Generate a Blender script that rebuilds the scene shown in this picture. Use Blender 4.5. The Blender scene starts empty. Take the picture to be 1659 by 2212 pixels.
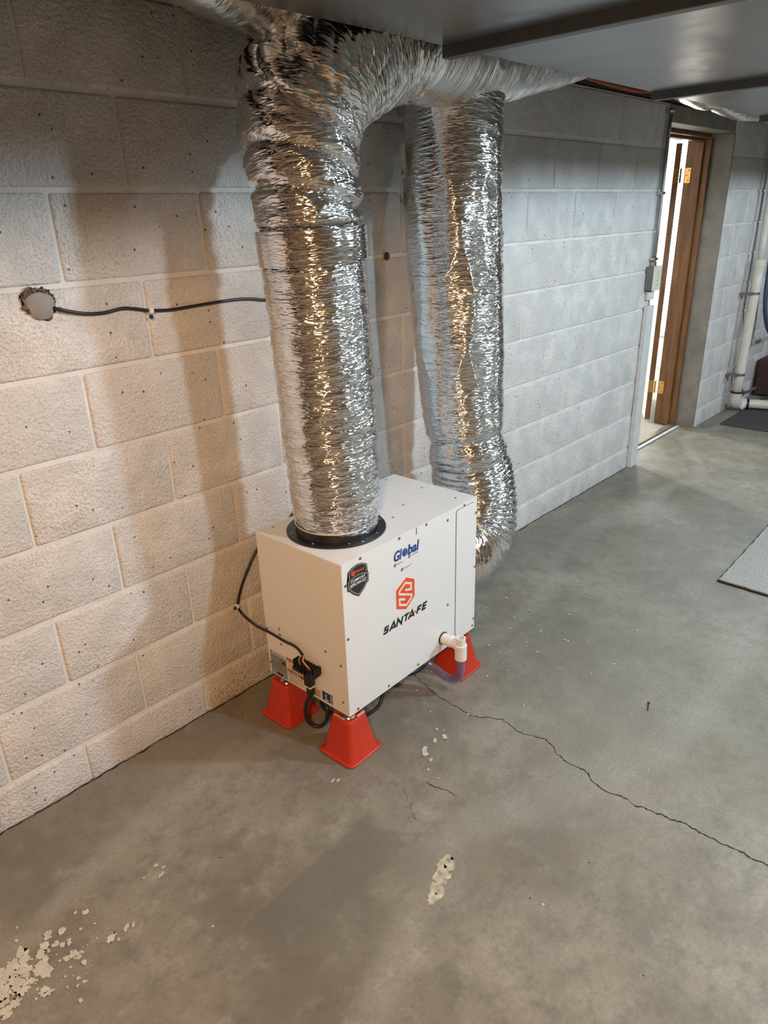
import bpy, bmesh, math, random
import numpy as np
from mathutils import Vector, Matrix
random.seed(7)
C = bpy.context.scene.collection
SC = bpy.context.scene

# ------------------------------------------------------------------ camera
F_PX = 1528.843
yaw, pitch, roll = 0.75550, -0.39920, -0.03130
cam_pos = Vector((-0.76396, -1.71919, 1.47594))
f = Vector((math.cos(yaw)*math.cos(pitch), math.sin(yaw)*math.cos(pitch), math.sin(pitch)))
rt = Vector((math.sin(yaw), -math.cos(yaw), 0)); up = rt.cross(f)
c_, s_ = math.cos(roll), math.sin(roll)
R_ = c_*rt + s_*up; U_ = -s_*rt + c_*up
cd = bpy.data.cameras.new('camera'); cam = bpy.data.objects.new('camera', cd); C.objects.link(cam)
M = Matrix((R_, U_, -f)).transposed().to_4x4(); M.translation = cam_pos
cam.matrix_world = M
cd.sensor_fit = 'VERTICAL'; cd.sensor_height = 24; cd.lens = 24*F_PX/2212
cd.clip_start = 0.02; cd.clip_end = 60
SC.camera = cam
# ------------------------------------------------------------------ world, lamps, exposure
w = bpy.data.worlds.new('world'); SC.world = w; w.use_nodes = True
w.node_tree.nodes['Background'].inputs[0].default_value = (0.5, 0.6, 0.75, 1)
w.node_tree.nodes['Background'].inputs[1].default_value = 0.0
SC.view_settings.view_transform = 'Standard'; SC.view_settings.look = 'None'
SC.view_settings.gamma = 1; SC.view_settings.use_curve_mapping = False
SC.view_settings.exposure = 0.0
LAMPS = [  # x, y, z, watts, colour, radius
    ('cool_lamp', 2.35, -2.75, 2.13, 235, (0.68, 0.87, 1.0), 0.10),
    ('cool_lamp', 0.82, -2.25, 2.13, 82, (0.70, 0.87, 1.0), 0.06),
    ('warm_lamp', -1.40, -2.10, 2.10, 195, (1.0, 0.55, 0.24), 0.10),
    ('cool_lamp', 5.6, -3.0, 2.15, 120, (0.80, 0.90, 1.0), 0.10),  # added lamp that brightens the right-hand stretch of wall
    ('doorway_room_lamp', 4.55, 2.75, 1.98, 230, (0.97, 0.97, 1.0), 0.10),
]
for n, x, y, z, pw, col, rad in LAMPS:
    l = bpy.data.lights.new(n, 'POINT'); l.energy = pw; l.color = col; l.shadow_soft_size = rad
    o = bpy.data.objects.new(n, l); C.objects.link(o); o.location = (x, y, z)

# ------------------------------------------------------------------ material helpers
def nmat(name):
    m = bpy.data.materials.new(name); m.use_nodes = True
    nt = m.node_tree; b = nt.nodes['Principled BSDF']
    return m, nt, b
def N(nt, t, **kw):
    n = nt.nodes.new(t)
    for k, v in kw.items():
        if k.startswith('i_'):
            key = k[2:]; key = int(key) if key.isdigit() else key.replace('_', ' ')
            n.inputs[key].default_value = v
        else: setattr(n, k, v)
    return n
def lk(nt, a, b): nt.links.new(a, b)
def mix(nt, fac, a, b):
    n = nt.nodes.new('ShaderNodeMix'); n.data_type = 'RGBA'
    for s, v in ((0, fac), (6, a), (7, b)):
        if hasattr(v, 'is_output') or hasattr(v, 'links'): nt.links.new(v, n.inputs[s])
        else: n.inputs[s].default_value = v if s == 0 else (*v, 1)
    return n.outputs[2]
def mth(nt, op, a, b=None, c=None, clamp=False):
    n = nt.nodes.new('ShaderNodeMath'); n.operation = op; n.use_clamp = clamp
    for i, v in enumerate((a, b, c)):
        if v is None: continue
        if hasattr(v, 'links'): nt.links.new(v, n.inputs[i])
        else: n.inputs[i].default_value = v
    return n.outputs[0]
def ramp(nt, fac, p0, p1, v0=0., v1=1.):
    n = nt.nodes.new('ShaderNodeMapRange'); nt.links.new(fac, n.inputs[0])
    n.inputs[1].default_value = p0; n.inputs[2].default_value = p1; n.inputs[3].default_value = v0; n.inputs[4].default_value = v1
    return n.outputs[0]
def noise(nt, co, scale, detail=4, rough=.55, sc3=None):
    if sc3:
        mp = nt.nodes.new('ShaderNodeMapping'); nt.links.new(co, mp.inputs[0]); mp.inputs['Scale'].default_value = sc3; co = mp.outputs[0]
    n = nt.nodes.new('ShaderNodeTexNoise'); nt.links.new(co, n.inputs['Vector'])
    n.inputs['Scale'].default_value = scale; n.inputs['Detail'].default_value = detail; n.inputs['Roughness'].default_value = rough
    return n.outputs[0]
def bump(nt, b, h, strength, dist):
    n = nt.nodes.new('ShaderNodeBump'); n.inputs['Strength'].default_value = strength; n.inputs['Distance'].default_value = dist
    nt.links.new(h, n.inputs['Height']); nt.links.new(n.outputs[0], b.inputs['Normal']); return n
def simple(name, col, rough=.5, metal=0, var=.06, nscale=30, bmp=0, bscale=200, spec=None):
    m, nt, b = nmat(name)
    co = N(nt, 'ShaderNodeTexCoord').outputs['Object']
    n1 = noise(nt, co, nscale, 3)
    d = tuple(max(0, c*(1-var*2)) for c in col); l = tuple(min(1, c*(1+var)) for c in col)
    lk(nt, mix(nt, ramp(nt, n1, .3, .7), d, l), b.inputs['Base Color'])
    b.inputs['Roughness'].default_value = rough; b.inputs['Metallic'].default_value = metal
    if spec is not None: b.inputs['Specular IOR Level'].default_value = spec
    if bmp: bump(nt, b, noise(nt, co, bscale, 2), bmp, .001)
    return m

def mat_block():
    m, nt, b = nmat('painted_block'); tc = N(nt, 'ShaderNodeTexCoord')
    g = N(nt, 'ShaderNodeNewGeometry'); co = g.outputs['Position']
    oi = N(nt, 'ShaderNodeObjectInfo')
    big = noise(nt, co, 2.2, 4); mid = noise(nt, co, 9, 4)
    base = mix(nt, ramp(nt, mid, .42, .62), (.60, .59, .57), (.74, .725, .705))
    base = mix(nt, ramp(nt, big, .5, .72), base, (.53, .515, .495))
    base = mix(nt, mth(nt, 'MULTIPLY', oi.outputs['Random'], .45), base, (.64, .62, .60))
    # specks where the paint missed pores
    v = N(nt, 'ShaderNodeTexVoronoi'); lk(nt, co, v.inputs['Vector']); v.inputs['Scale'].default_value = 52
    sp = ramp(nt, v.outputs['Distance'], .10, .17, 1, 0)
    msk = ramp(nt, noise(nt, co, 7, 3), .50, .66)
    sepc = N(nt, 'ShaderNodeSeparateColor'); lk(nt, v.outputs['Color'], sepc.inputs[0])
    pick = mth(nt, 'GREATER_THAN', mth(nt, 'ADD', sepc.outputs[0], mth(nt, 'MULTIPLY', msk, .28)), .93)
    spk = mth(nt, 'MULTIPLY', sp, pick)
    # bare dirty patches near the floor
    sx = N(nt, 'ShaderNodeSeparateXYZ'); lk(nt, co, sx.inputs[0])
    low = ramp(nt, sx.outputs[2], .0, .14, 1, 0)
    fine = noise(nt, co, 160, 2)
    dirt = mth(nt, 'MULTIPLY', low, ramp(nt, noise(nt, co, 5, 3), .50, .62))
    dsp = mth(nt, 'MULTIPLY', dirt, ramp(nt, fine, .52, .60))
    allm = mth(nt, 'MAXIMUM', mth(nt, 'MULTIPLY', spk, .9), mth(nt, 'MULTIPLY', dsp, .75))
    # fine pale-grey stipple where thin paint shows the block
    st = mth(nt, 'MULTIPLY', ramp(nt, noise(nt, co, 210, 2), .50, .62), ramp(nt, noise(nt, co, 6, 3), .40, .65, .25, .75))
    base = mix(nt, st, base, (.40, .39, .37))
    lk(nt, mix(nt, allm, base, (.07, .06, .05)), b.inputs['Base Color'])
    b.inputs['Roughness'].default_value = .62
    h = mth(nt, 'ADD', mth(nt, 'MULTIPLY', noise(nt, co, 120, 3, .6), 1.0), mth(nt, 'MULTIPLY', noise(nt, co, 30, 2), .6))
    h = mth(nt, 'SUBTRACT', h, mth(nt, 'MULTIPLY', spk, .8))
    bump(nt, b, h, 1.0, .0055)
    return m
def mat_mortar():
    m, nt, b = nmat('painted_mortar'); g = N(nt, 'ShaderNodeNewGeometry'); co = g.outputs['Position']
    lk(nt, mix(nt, ramp(nt, noise(nt, co, 8, 4), .35, .65), (.60, .59, .565), (.72, .71, .685)), b.inputs['Base Color'])
    b.inputs['Roughness'].default_value = .6
    bump(nt, b, noise(nt, co, 60, 3), .5, .003); return m

def mat_floor():
    m, nt, b = nmat('concrete_floor'); g = N(nt, 'ShaderNodeNewGeometry'); co = g.outputs['Position']
    sx = N(nt, 'ShaderNodeSeparateXYZ'); lk(nt, co, sx.inputs[0]); X, Y = sx.outputs[0], sx.outputs[1]
    wn = noise(nt, co, 7, 4)
    wob = mth(nt, 'MULTIPLY', mth(nt, 'SUBTRACT', wn, .5), .22)
    cl = mix(nt, ramp(nt, noise(nt, co, 1.6, 6, .6), .36, .64), (.160, .146, .110), (.345, .328, .262))
    cl = mix(nt, ramp(nt, noise(nt, co, 6, 6, .65), .47, .70, 0, .55), cl, (.135, .131, .11))
    cl = mix(nt, ramp(nt, noise(nt, co, 4.3, 5, .62), .54, .72, 0, .6), cl, (.39, .385, .335))
    cl = mix(nt, ramp(nt, noise(nt, co, 17, 6, .75), .47, .66, 0, .60), cl, (.12, .108, .085))
    cl = mix(nt, ramp(nt, noise(nt, co, 13, 5, .7), .55, .70, 0, .40), cl, (.42, .41, .35))
    cl = mix(nt, ramp(nt, noise(nt, co, 2.7, 5, .6, (1, 1.6, 1)), .52, .66, 0, .35), cl, (.22, .17, .11))
    # faint wandering trowel marks
    v = N(nt, 'ShaderNodeTexWave'); v.wave_type = 'RINGS'; lk(nt, co, v.inputs['Vector'])
    v.inputs['Scale'].default_value = .35; v.inputs['Distortion'].default_value = 9; v.inputs['Detail'].default_value = 4
    cl = mix(nt, ramp(nt, v.outputs['Fac'], .93, 1.0, 0, .25), cl, (.46, .46, .41))
    def ell(cx, cy, rx, ry, ang, soft=.5):
        ca, sa = math.cos(ang), math.sin(ang)
        dx = mth(nt, 'SUBTRACT', mth(nt, 'ADD', X, wob), cx); dy = mth(nt, 'SUBTRACT', Y, cy)
        a = mth(nt, 'DIVIDE', mth(nt, 'ADD', mth(nt, 'MULTIPLY', dx, ca), mth(nt, 'MULTIPLY', dy, sa)), rx)
        c2 = mth(nt, 'DIVIDE', mth(nt, 'SUBTRACT', mth(nt, 'MULTIPLY', dy, ca), mth(nt, 'MULTIPLY', dx, sa)), ry)
        r = mth(nt, 'SQRT', mth(nt, 'ADD', mth(nt, 'MULTIPLY', a, a), mth(nt, 'MULTIPLY', c2, c2)))
        return ramp(nt, r, 1-soft, 1+soft, 1, 0)
    def box(x0, x1, y0, y1, ang, cx, cy, soft=.012):
        ca, sa = math.cos(ang), math.sin(ang)
        wv = mth(nt, 'MULTIPLY', mth(nt, 'SUBTRACT', noise(nt, co, 30, 3), .5), .03)
        dx = mth(nt, 'SUBTRACT', X, cx); dy = mth(nt, 'SUBTRACT', Y, cy)
        a = mth(nt, 'ADD', mth(nt, 'ADD', mth(nt, 'MULTIPLY', dx, ca), mth(nt, 'MULTIPLY', dy, sa)), wv)
        c2 = mth(nt, 'ADD', mth(nt, 'SUBTRACT', mth(nt, 'MULTIPLY', dy, ca), mth(nt, 'MULTIPLY', dx, sa)), wv)
        ex = mth(nt, 'SUBTRACT', mth(nt, 'ABSOLUTE', mth(nt, 'SUBTRACT', a, (x0+x1)/2)), (x1-x0)/2)
        ey = mth(nt, 'SUBTRACT', mth(nt, 'ABSOLUTE', mth(nt, 'SUBTRACT', c2, (y0+y1)/2)), (y1-y0)/2)
        return ramp(nt, mth(nt, 'MAXIMUM', ex, ey), -soft, soft, 1, 0)
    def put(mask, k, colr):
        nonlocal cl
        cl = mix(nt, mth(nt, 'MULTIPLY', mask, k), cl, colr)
    put(ell(1.25, -.75, .45, .33, .3), .45, (.17, .165, .145))      # darker area right of the machine
    put(ell(.45, -.3, .32, .28, 0), .5, (.13, .118, .095))           # darker tone under the machine
    put(ell(-.1, -.12, .7, .13, 0, .6), .4, (.17, .145, .11))        # darker band along the wall
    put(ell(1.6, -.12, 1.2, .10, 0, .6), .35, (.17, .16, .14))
    put(ell(2.3, -.85, 1.0, .35, .2, .6), .35, (.42, .42, .385))      # pale sweep
    put(ell(2.0, -.25, .3, .16, .2), .5, (.13, .13, .12))
    put(ell(.9, -1.2, .5, .35, 0, .7), .35, (.37, .365, .31))
    spots = mth(nt, 'MULTIPLY', box(-.20, .20, -.072, .072, .03, .02, -.762), ramp(nt, noise(nt, co, 14, 5, .7), .34, .58, .55, 1))
    put(spots, .62, (.125, .122, .10))
    put(box(-.21, .22, -.125, .125, .03, .02, -.815, .02), .28, (.155, .15, .125))
    put(box(-.21, .21, .068, .078, .03, .02, -.762, .004), .10, (.42, .41, .36))
    put(box(4.4, 9, -1.1, -.10, 0, 0, 0, .02), 0.0, (.1, .1, .1))
    # small paint flecks and dark dots
    vo = N(nt, 'ShaderNodeTexVoronoi'); lk(nt, co, vo.inputs['Vector']); vo.inputs['Scale'].default_value = 17
    sc_ = N(nt, 'ShaderNodeSeparateColor'); lk(nt, vo.outputs['Color'], sc_.inputs[0])
    dens = ramp(nt, noise(nt, co, 2.3, 2), .50, .68, .0, .22)
    wf = mth(nt, 'MULTIPLY', ramp(nt, vo.outputs['Distance'], .035, .06, 1, 0), mth(nt, 'GREATER_THAN', mth(nt, 'ADD', sc_.outputs[1], dens), .90))
    cl = mix(nt, wf, cl, (.62, .60, .54))
    df = mth(nt, 'MULTIPLY', ramp(nt, vo.outputs['Distance'], .03, .055, 1, 0), mth(nt, 'LESS_THAN', sc_.outputs[0], .11))
    cl = mix(nt, df, cl, (.03, .028, .025))
    cl = mix(nt, ramp(nt, noise(nt, co, 110, 4, .7), .40, .65, 0, .40), cl, (.16, .155, .13))
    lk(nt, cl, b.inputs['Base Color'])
    lk(nt, ramp(nt, wn, .3, .7, .42, .62), b.inputs['Roughness'])
    h = mth(nt, 'ADD', noise(nt, co, 40, 5, .6), mth(nt, 'MULTIPLY', noise(nt, co, 5, 3), 1.5))
    bump(nt, b, h, .25, .004); return m

def mat_foil(name='foil', rough=.11, col=(.88, .88, .88), bstr=.72):
    m, nt, b = nmat(name); uv = N(nt, 'ShaderNodeUVMap'); uv.uv_map = 'UVMap'; co = uv.outputs[0]
    b.inputs['Metallic'].default_value = 1
    lk(nt, mix(nt, ramp(nt, noise(nt, co, 9, 3), .3, .7), tuple(c*.9 for c in col), col), b.inputs['Base Color'])
    lk(nt, ramp(nt, noise(nt, co, 25, 3), .3, .7, rough*.7, rough*1.4), b.inputs['Roughness'])
    # scale: uv in metres
    a = noise(nt, co, 1, 2, .55, (13, 72, 1)); a = mth(nt, 'ABSOLUTE', mth(nt, 'SUBTRACT', a, .5))
    c = noise(nt, co, 1, 1, .5, (30, 190, 1)); c = mth(nt, 'ABSOLUTE', mth(nt, 'SUBTRACT', c, .5))
    h = mth(nt, 'ADD', a, mth(nt, 'MULTIPLY', c, .30))
    bump(nt, b, h, bstr, .013); return m

def mat_emit(name, col, s):
    m, nt, b = nmat(name); b.inputs['Emission Color'].default_value = (*col, 1); b.inputs['Emission Strength'].default_value = s
    b.inputs['Base Color'].default_value = (*col, 1); return m
def mat_wood(name, c1, c2, sc=(3, 3, .4), rough=.45):
    m, nt, b = nmat(name); co = N(nt, 'ShaderNodeTexCoord').outputs['Object']
    n = noise(nt, co, 14, 5, .6, sc)
    lk(nt, mix(nt, ramp(nt, n, .35, .65), c1, c2), b.inputs['Base Color']); b.inputs['Roughness'].default_value = rough
    bump(nt, b, n, .2, .001); return m
def mat_galv():
    m, nt, b = nmat('galvanised_sheet'); g = N(nt, 'ShaderNodeNewGeometry'); co = g.outputs['Position']
    b.inputs['Metallic'].default_value = .85
    n = noise(nt, co, 3, 5, .6, (1, .5, 1))
    cl = mix(nt, ramp(nt, n, .3, .7), (.215, .215, .21), (.31, .31, .305))
    cl = mix(nt, ramp(nt, noise(nt, co, 14, 4), .55, .75, 0, .5), cl, (.26, .26, .26))
    lk(nt, cl, b.inputs['Base Color'])
    lk(nt, ramp(nt, n, .3, .7, .28, .42), b.inputs['Roughness'])
    bump(nt, b, noise(nt, co, 2.5, 3), .35, .03); return m
def mat_carpet(name, c1, c2, sc=260):
    m, nt, b = nmat(name); g = N(nt, 'ShaderNodeNewGeometry'); co = g.outputs['Position']
    n = noise(nt, co, sc, 3, .7)
    lk(nt, mix(nt, ramp(nt, n, .35, .65), c1, c2), b.inputs['Base Color']); b.inputs['Roughness'].default_value = .95
    bump(nt, b, mth(nt, 'ADD', n, noise(nt, co, sc/4, 2)), .9, .006); return m

MB = mat_block(); MM = mat_mortar(); MFL = mat_floor(); MFOIL = mat_foil(); MGALV = mat_galv()
MTAPE = mat_foil('foil_tape', .09, (.86, .86, .86), .42)
MJACK = mat_foil('foil_loose', .22, (.86, .86, .84), .3)
MWHITE = simple('white_enamel', (.74, .745, .74), .32, 0, .01, 5, .08, 900)
MBLK = simple('black_plastic', (.012, .012, .013), .38)
MCORD = simple('black_cord', (.014, .012, .012), .33)
MORG = simple('orange_red_plastic', (.50, .034, .009), .42, 0, .03, 20, .15, 500)
MCHR = simple('bright_steel', (.62, .62, .60), .22, 1)
MSCR = simple('screw_steel', (.42, .42, .40), .35, 1, .2, 300)
MPVC = simple('white_pvc', (.78, .79, .77), .3, 0, .02)
MPVCO = simple('aged_pvc', (.66, .64, .57), .4, 0, .06, 10)
MGREY = simple('grey_steel_box', (.20, .21, .21), .45, .6)
MCOVER = simple('ivory_cover', (.62, .64, .50), .45)
MBROWN = mat_wood('stained_wood', (.10, .042, .012), (.19, .085, .026))
MHINGE = simple('brass', (.70, .40, .12), .3, 1)
MDRKW = mat_wood('dark_old_wood', (.03, .016, .01), (.07, .035, .02), (.4, 3, 3), .8)
MJOIST = mat_wood('ceiling_wood', (.05, .033, .02), (.09, .06, .035), (.4, 3, 3), .8)
MCREAM = simple('cream_door_paint', (.70, .64, .52), .45, 0, .02, 8)
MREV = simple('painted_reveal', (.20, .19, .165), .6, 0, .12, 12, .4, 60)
MTRIM = simple('white_trim_paint', (.62, .64, .64), .5, 0, .05)
MFARW = simple('far_room_paint', (.80, .78, .73), .6, 0, .01)
MCRP = mat_carpet('grey_carpet', (.30, .29, .275), (.66, .64, .61))
MCRP2 = mat_carpet('beige_carpet', (.30, .28, .24), (.52, .49, .43), 120)
MMAT = mat_carpet('dark_mat', (.045, .045, .043), (.085, .083, .08), 90)
MRUB = simple('dark_backing', (.03, .025, .02), .9)
MROOM = simple('room_paint', (.09, .07, .055), .7, 0, .05, 3)
MRUST = simple('rust', (.16, .05, .02), .8, 0, .3, 60)
MORW = simple('orange_cable_jacket', (.42, .085, .03), .5)
MCRK = simple('crack_dark', (.022, .02, .017), .95)
MPNT = simple('spilt_paint', (.56, .54, .46), .7, 0, .1, 40)
MPNT2 = simple('old_adhesive', (.50, .48, .36), .8, 0, .25, 60)
MSTUC = simple('grey_putty', (.30, .275, .26), .8, 0, .08, 30, .4, 90)
MHOLE = simple('broken_block', (.13, .105, .075), .95, 0, .5, 120, .8, 120)
MRED = simple('print_orange', (.78, .09, .015), .45)
MINK = simple('print_black', (.012, .012, .014), .4)
MBLUE = simple('print_blue', (.012, .055, .36), .4)
MDBLUE = simple('print_dark_blue', (.01, .02, .16), .4)
MGREEN = simple('print_green', (.10, .30, .12), .4)
MPWHITE = simple('print_white', (.75, .75, .74), .45)
MSILV = simple('label_silver', (.33, .34, .35), .4, .3)
MDRED = simple('print_dark_red', (.30, .02, .012), .5)
MLBL = simple('label_paper', (.66, .60, .50), .6)
MHOSEG = simple('slate_blue_hose', (.05, .08, .14), .4)
MGHOSE = simple('grey_hose', (.13, .13, .13), .5)
MBADGE = simple('badge_black', (.018, .018, .02), .3)
MBRWR = simple('brown_wire', (.12, .035, .015), .45)
def mat_vinyl():
    m, nt, b = nmat('clear_vinyl')
    b.inputs['Base Color'].default_value = (.62, .56, .80, 1); b.inputs['Roughness'].default_value = .12
    b.inputs['Transmission Weight'].default_value = .86; b.inputs['IOR'].default_value = 1.35
    return m
MVIN = mat_vinyl()

# ------------------------------------------------------------------ mesh helpers
def link(name, me, m=None, parent=None):
    o = bpy.data.objects.new(name, me); C.objects.link(o)
    if m is not None and me is not None and not me.materials: me.materials.append(m)
    if parent is not None: o.parent = parent
    return o
def obj(name, bm, m, parent=None, smooth=False):
    me = bpy.data.meshes.new(name); bm.to_mesh(me); bm.free()
    if smooth: me.shade_smooth()
    return link(name, me, m, parent)
def tag(o, label=None, cat=None, group=None, kind=None):
    if label: o['label'] = label
    if cat: o['category'] = cat
    if group: o['group'] = group
    if kind: o['kind'] = kind
    return o
def empty(name, loc, rz=0):
    o = bpy.data.objects.new(name, None); C.objects.link(o); o.location = loc; o.rotation_euler.z = rz
    o.empty_display_size = .05; return o
def add_box(bm, x0, x1, y0, y1, z0, z1, bev=0, seg=2):
    r = bmesh.ops.create_cube(bm, size=1)['verts']
    for v in r: v.co = Vector((x0+(v.co.x+.5)*(x1-x0), y0+(v.co.y+.5)*(y1-y0), z0+(v.co.z+.5)*(z1-z0)))
    if bev:
        es = list({e for v in r for e in v.link_edges})
        bmesh.ops.bevel(bm, geom=es, offset=bev, segments=seg, affect='EDGES', profile=.5)
def box(name, x0, x1, y0, y1, z0, z1, m, parent=None, bev=0, seg=2, smooth=False):
    bm = bmesh.new(); add_box(bm, x0, x1, y0, y1, z0, z1, bev, seg); return obj(name, bm, m, parent, smooth)
def catmull(P, n):
    P = [Vector(p) for p in P]; Q = [P[0]*2-P[1]] + P + [P[-1]*2-P[-2]]; out = []
    k = len(P)-1
    for i in range(n+1):
        t = i/n*k; j = min(int(t), k-1); t -= j
        a, b, c, d = Q[j:j+4]
        out.append(.5*((2*b)+(-a+c)*t+(2*a-5*b+4*c-d)*t*t+(-a+3*b-3*c+d)*t*t*t))
    return out
def frames(pts):
    T = []
    for i in range(len(pts)):
        a = pts[max(i-1, 0)]; b = pts[min(i+1, len(pts)-1)]; T.append((b-a).normalized())
    n = T[0].orthogonal().normalized()
    ref = Vector((0, 1, 0))
    if abs(T[0].dot(ref)) < .95: n = (ref - T[0]*ref.dot(T[0])).normalized()
    out = []
    for t in T:
        n = (n - t*n.dot(t)).normalized(); out.append((t, n, t.cross(n)))
    return out
def tube_bm(bm, pts, r, seg=12, cap=True, ca=None):
    rr = r if callable(r) else (lambda t: r)
    fr = frames(pts); rings = []
    for i, (p, (t, n, b)) in enumerate(zip(pts, fr)):
        R = rr(i/(len(pts)-1)); rings.append([bm.verts.new(p + R*(math.cos(a)*n+math.sin(a)*b)) for a in [2*math.pi*k/seg for k in range(seg)]])
    for i in range(len(rings)-1):
        for k in range(seg):
            bm.faces.new((rings[i][k], rings[i][(k+1) % seg], rings[i+1][(k+1) % seg], rings[i+1][k]))
    if cap:
        bm.faces.new(rings[0][::-1]); bm.faces.new(rings[-1])
def tube(name, P, r, m, parent=None, n=48, seg=12, spline=True, cap=True):
    bm = bmesh.new(); tube_bm(bm, catmull(P, n) if spline else [Vector(p) for p in P], r, seg, cap)
    bmesh.ops.recalc_face_normals(bm, faces=bm.faces)
    return obj(name, bm, m, parent, True)
def lathe_bm(bm, prof, org, axis, seg=32):
    axis = Vector(axis).normalized(); a = axis.orthogonal().normalized(); b = axis.cross(a); org = Vector(org)
    rings = []
    for h, r in prof:
        rings.append([bm.verts.new(org+axis*h+r*(math.cos(t)*a+math.sin(t)*b)) for t in [2*math.pi*k/seg for k in range(seg)]])
    for i in range(len(rings)-1):
        for k in range(seg): bm.faces.new((rings[i][k], rings[i][(k+1) % seg], rings[i+1][(k+1) % seg], rings[i+1][k]))
    return rings
def lathe(name, prof, org, axis, m, parent=None, seg=32, capped=True, smooth=True):
    bm = bmesh.new(); rg = lathe_bm(bm, prof, org, axis, seg)
    if capped: bm.faces.new(rg[0][::-1]); bm.faces.new(rg[-1])
    bmesh.ops.recalc_face_normals(bm, faces=bm.faces)
    o = obj(name, bm, m, parent); me = o.data
    if smooth: me.shade_smooth(); me.set_sharp_from_angle(angle=math.radians(35))
    return o
def prism(name, pts, O, A, B, t, m, parent=None, holes=None):
    """flat polygon pts (a,b) on plane O + a*A + b*B, thickness t along A x B"""
    bm = bmesh.new(); A = Vector(A); B = Vector(B); Nn = A.cross(B).normalized(); O = Vector(O)
    lo = [bm.verts.new(O+A*a+B*b) for a, b in pts]; hi = [bm.verts.new(O+A*a+B*b+Nn*t) for a, b in pts]
    n = len(pts)
    bm.faces.new(hi); bm.faces.new(lo[::-1])
    for i in range(n): bm.faces.new((lo[i], lo[(i+1) % n], hi[(i+1) % n], hi[i]))
    bmesh.ops.triangulate(bm, faces=[fc for fc in bm.faces if len(fc.verts) > 4])
    bmesh.ops.recalc_face_normals(bm, faces=bm.faces)
    return obj(name, bm, m, parent)
def text(name, s, O, A, B, size, m, parent=None, shear=0, bold=0, t=.0006, width=None, height=None, ax='CENTER'):
    cu = bpy.data.curves.new(name, 'FONT'); cu.body = s; cu.size = 1; cu.shear = shear; cu.offset = bold; cu.extrude = .0; cu.align_x = 'LEFT'
    cu.resolution_u = 3
    tmp = bpy.data.objects.new('tmp', cu); C.objects.link(tmp)
    dg = bpy.context.evaluated_depsgraph_get(); me = bpy.data.meshes.new_from_object(tmp.evaluated_get(dg)); bpy.data.objects.remove(tmp)
    co = np.array([v.co[:] for v in me.vertices]); mn, mx = co.min(0), co.max(0)
    sx = (width/(mx[0]-mn[0])) if width else size; sy = (height/(mx[1]-mn[1])) if height else (sx if width else size)
    A = Vector(A); B = Vector(B); Nn = A.cross(B).normalized(); O = Vector(O)
    cx = (mn[0]+mx[0])/2; cy = (mn[1]+mx[1])/2
    for v in me.vertices: v.co = O + A*((v.co.x-cx)*sx) + B*((v.co.y-cy)*sy) + Nn*t
    me.materials.clear()
    return link(name, me, m, parent)

# ------------------------------------------------------------------ room shell
BH, BW, Z1 = .2032, .3968, .1232
WT = .28                      # wall thickness
XD0, XD1 = 3.31, 4.30         # doorway
ZTOP = Z1+9*BH
DZ = 1.87
floor = box('floor', -3.2, 8, -4.6, 0.14, -.12, 0, MFL); tag(floor, kind='structure')
wall = box('wall_left', -3.2, XD0-.004, .0048, WT, -.1, ZTOP, MM); tag(wall, kind='structure')
# backing right of the doorway and over it: joined in the same wall as parts
bk = box('mortar', XD1+.004, 8, .0048, WT, -.1, ZTOP, MM, wall)
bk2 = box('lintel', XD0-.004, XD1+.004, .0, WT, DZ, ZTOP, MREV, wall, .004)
def block_mesh(w_, h_):
    bm = bmesh.new(); add_box(bm, 0, w_, 0, .03, 0, h_, .0085, 4)
    bmesh.ops.delete(bm, geom=[fc for fc in bm.faces if fc.calc_center_median().y > .029], context='FACES')
    me = bpy.data.meshes.new('block'); bm.to_mesh(me); bm.free(); me.shade_smooth(); me.materials.append(MB); return me
MCACHE = {}
def put_block(x0, x1, z0, z1):
    if x1-x0 < .03: return
    k = (round(x1-x0, 4), round(z1-z0, 4))
    if k not in MCACHE: MCACHE[k] = block_mesh(*k)
    o = bpy.data.objects.new('block', MCACHE[k]); C.objects.link(o); o.parent = wall
    o.location = (x0, random.uniform(-.0012, .0008), z0); o.rotation_euler.z = random.uniform(-.0015, .0015)
JH, JV = .010, .005
for k in range(0, 10):
    z0 = -.02 if k == 0 else Z1+(k-1)*BH; z1 = Z1+k*BH
    for side in (0, 1):
        off = (0 if k % 2 == 0 else .5)   # half-bond; joint abscissae measured from the photograph
        # course k (between J_k and J_k+1): odd k -> joints at half... matches joints at integer x for J1-J2, J3-J4, ...
        off = 0.0 if k % 2 == 1 else .5
        a = -5 + off
        while a < 22:
            b_ = a+1; x0, x1 = a*BW, b_*BW
            if side == 1: x0 -= .03; x1 -= .03
            lo, hi = ((-1.9, XD0-.006) if side == 0 else (XD1+.006, 7.2))
            zz1 = z1
            x0c, x1c = max(x0, lo), min(x1, hi)
            if x1c > x0c+.03:
                put_block(x0c+JV/2, x1c-JV/2, z0+JH/2, z1-JH/2)
            a += 1
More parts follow.
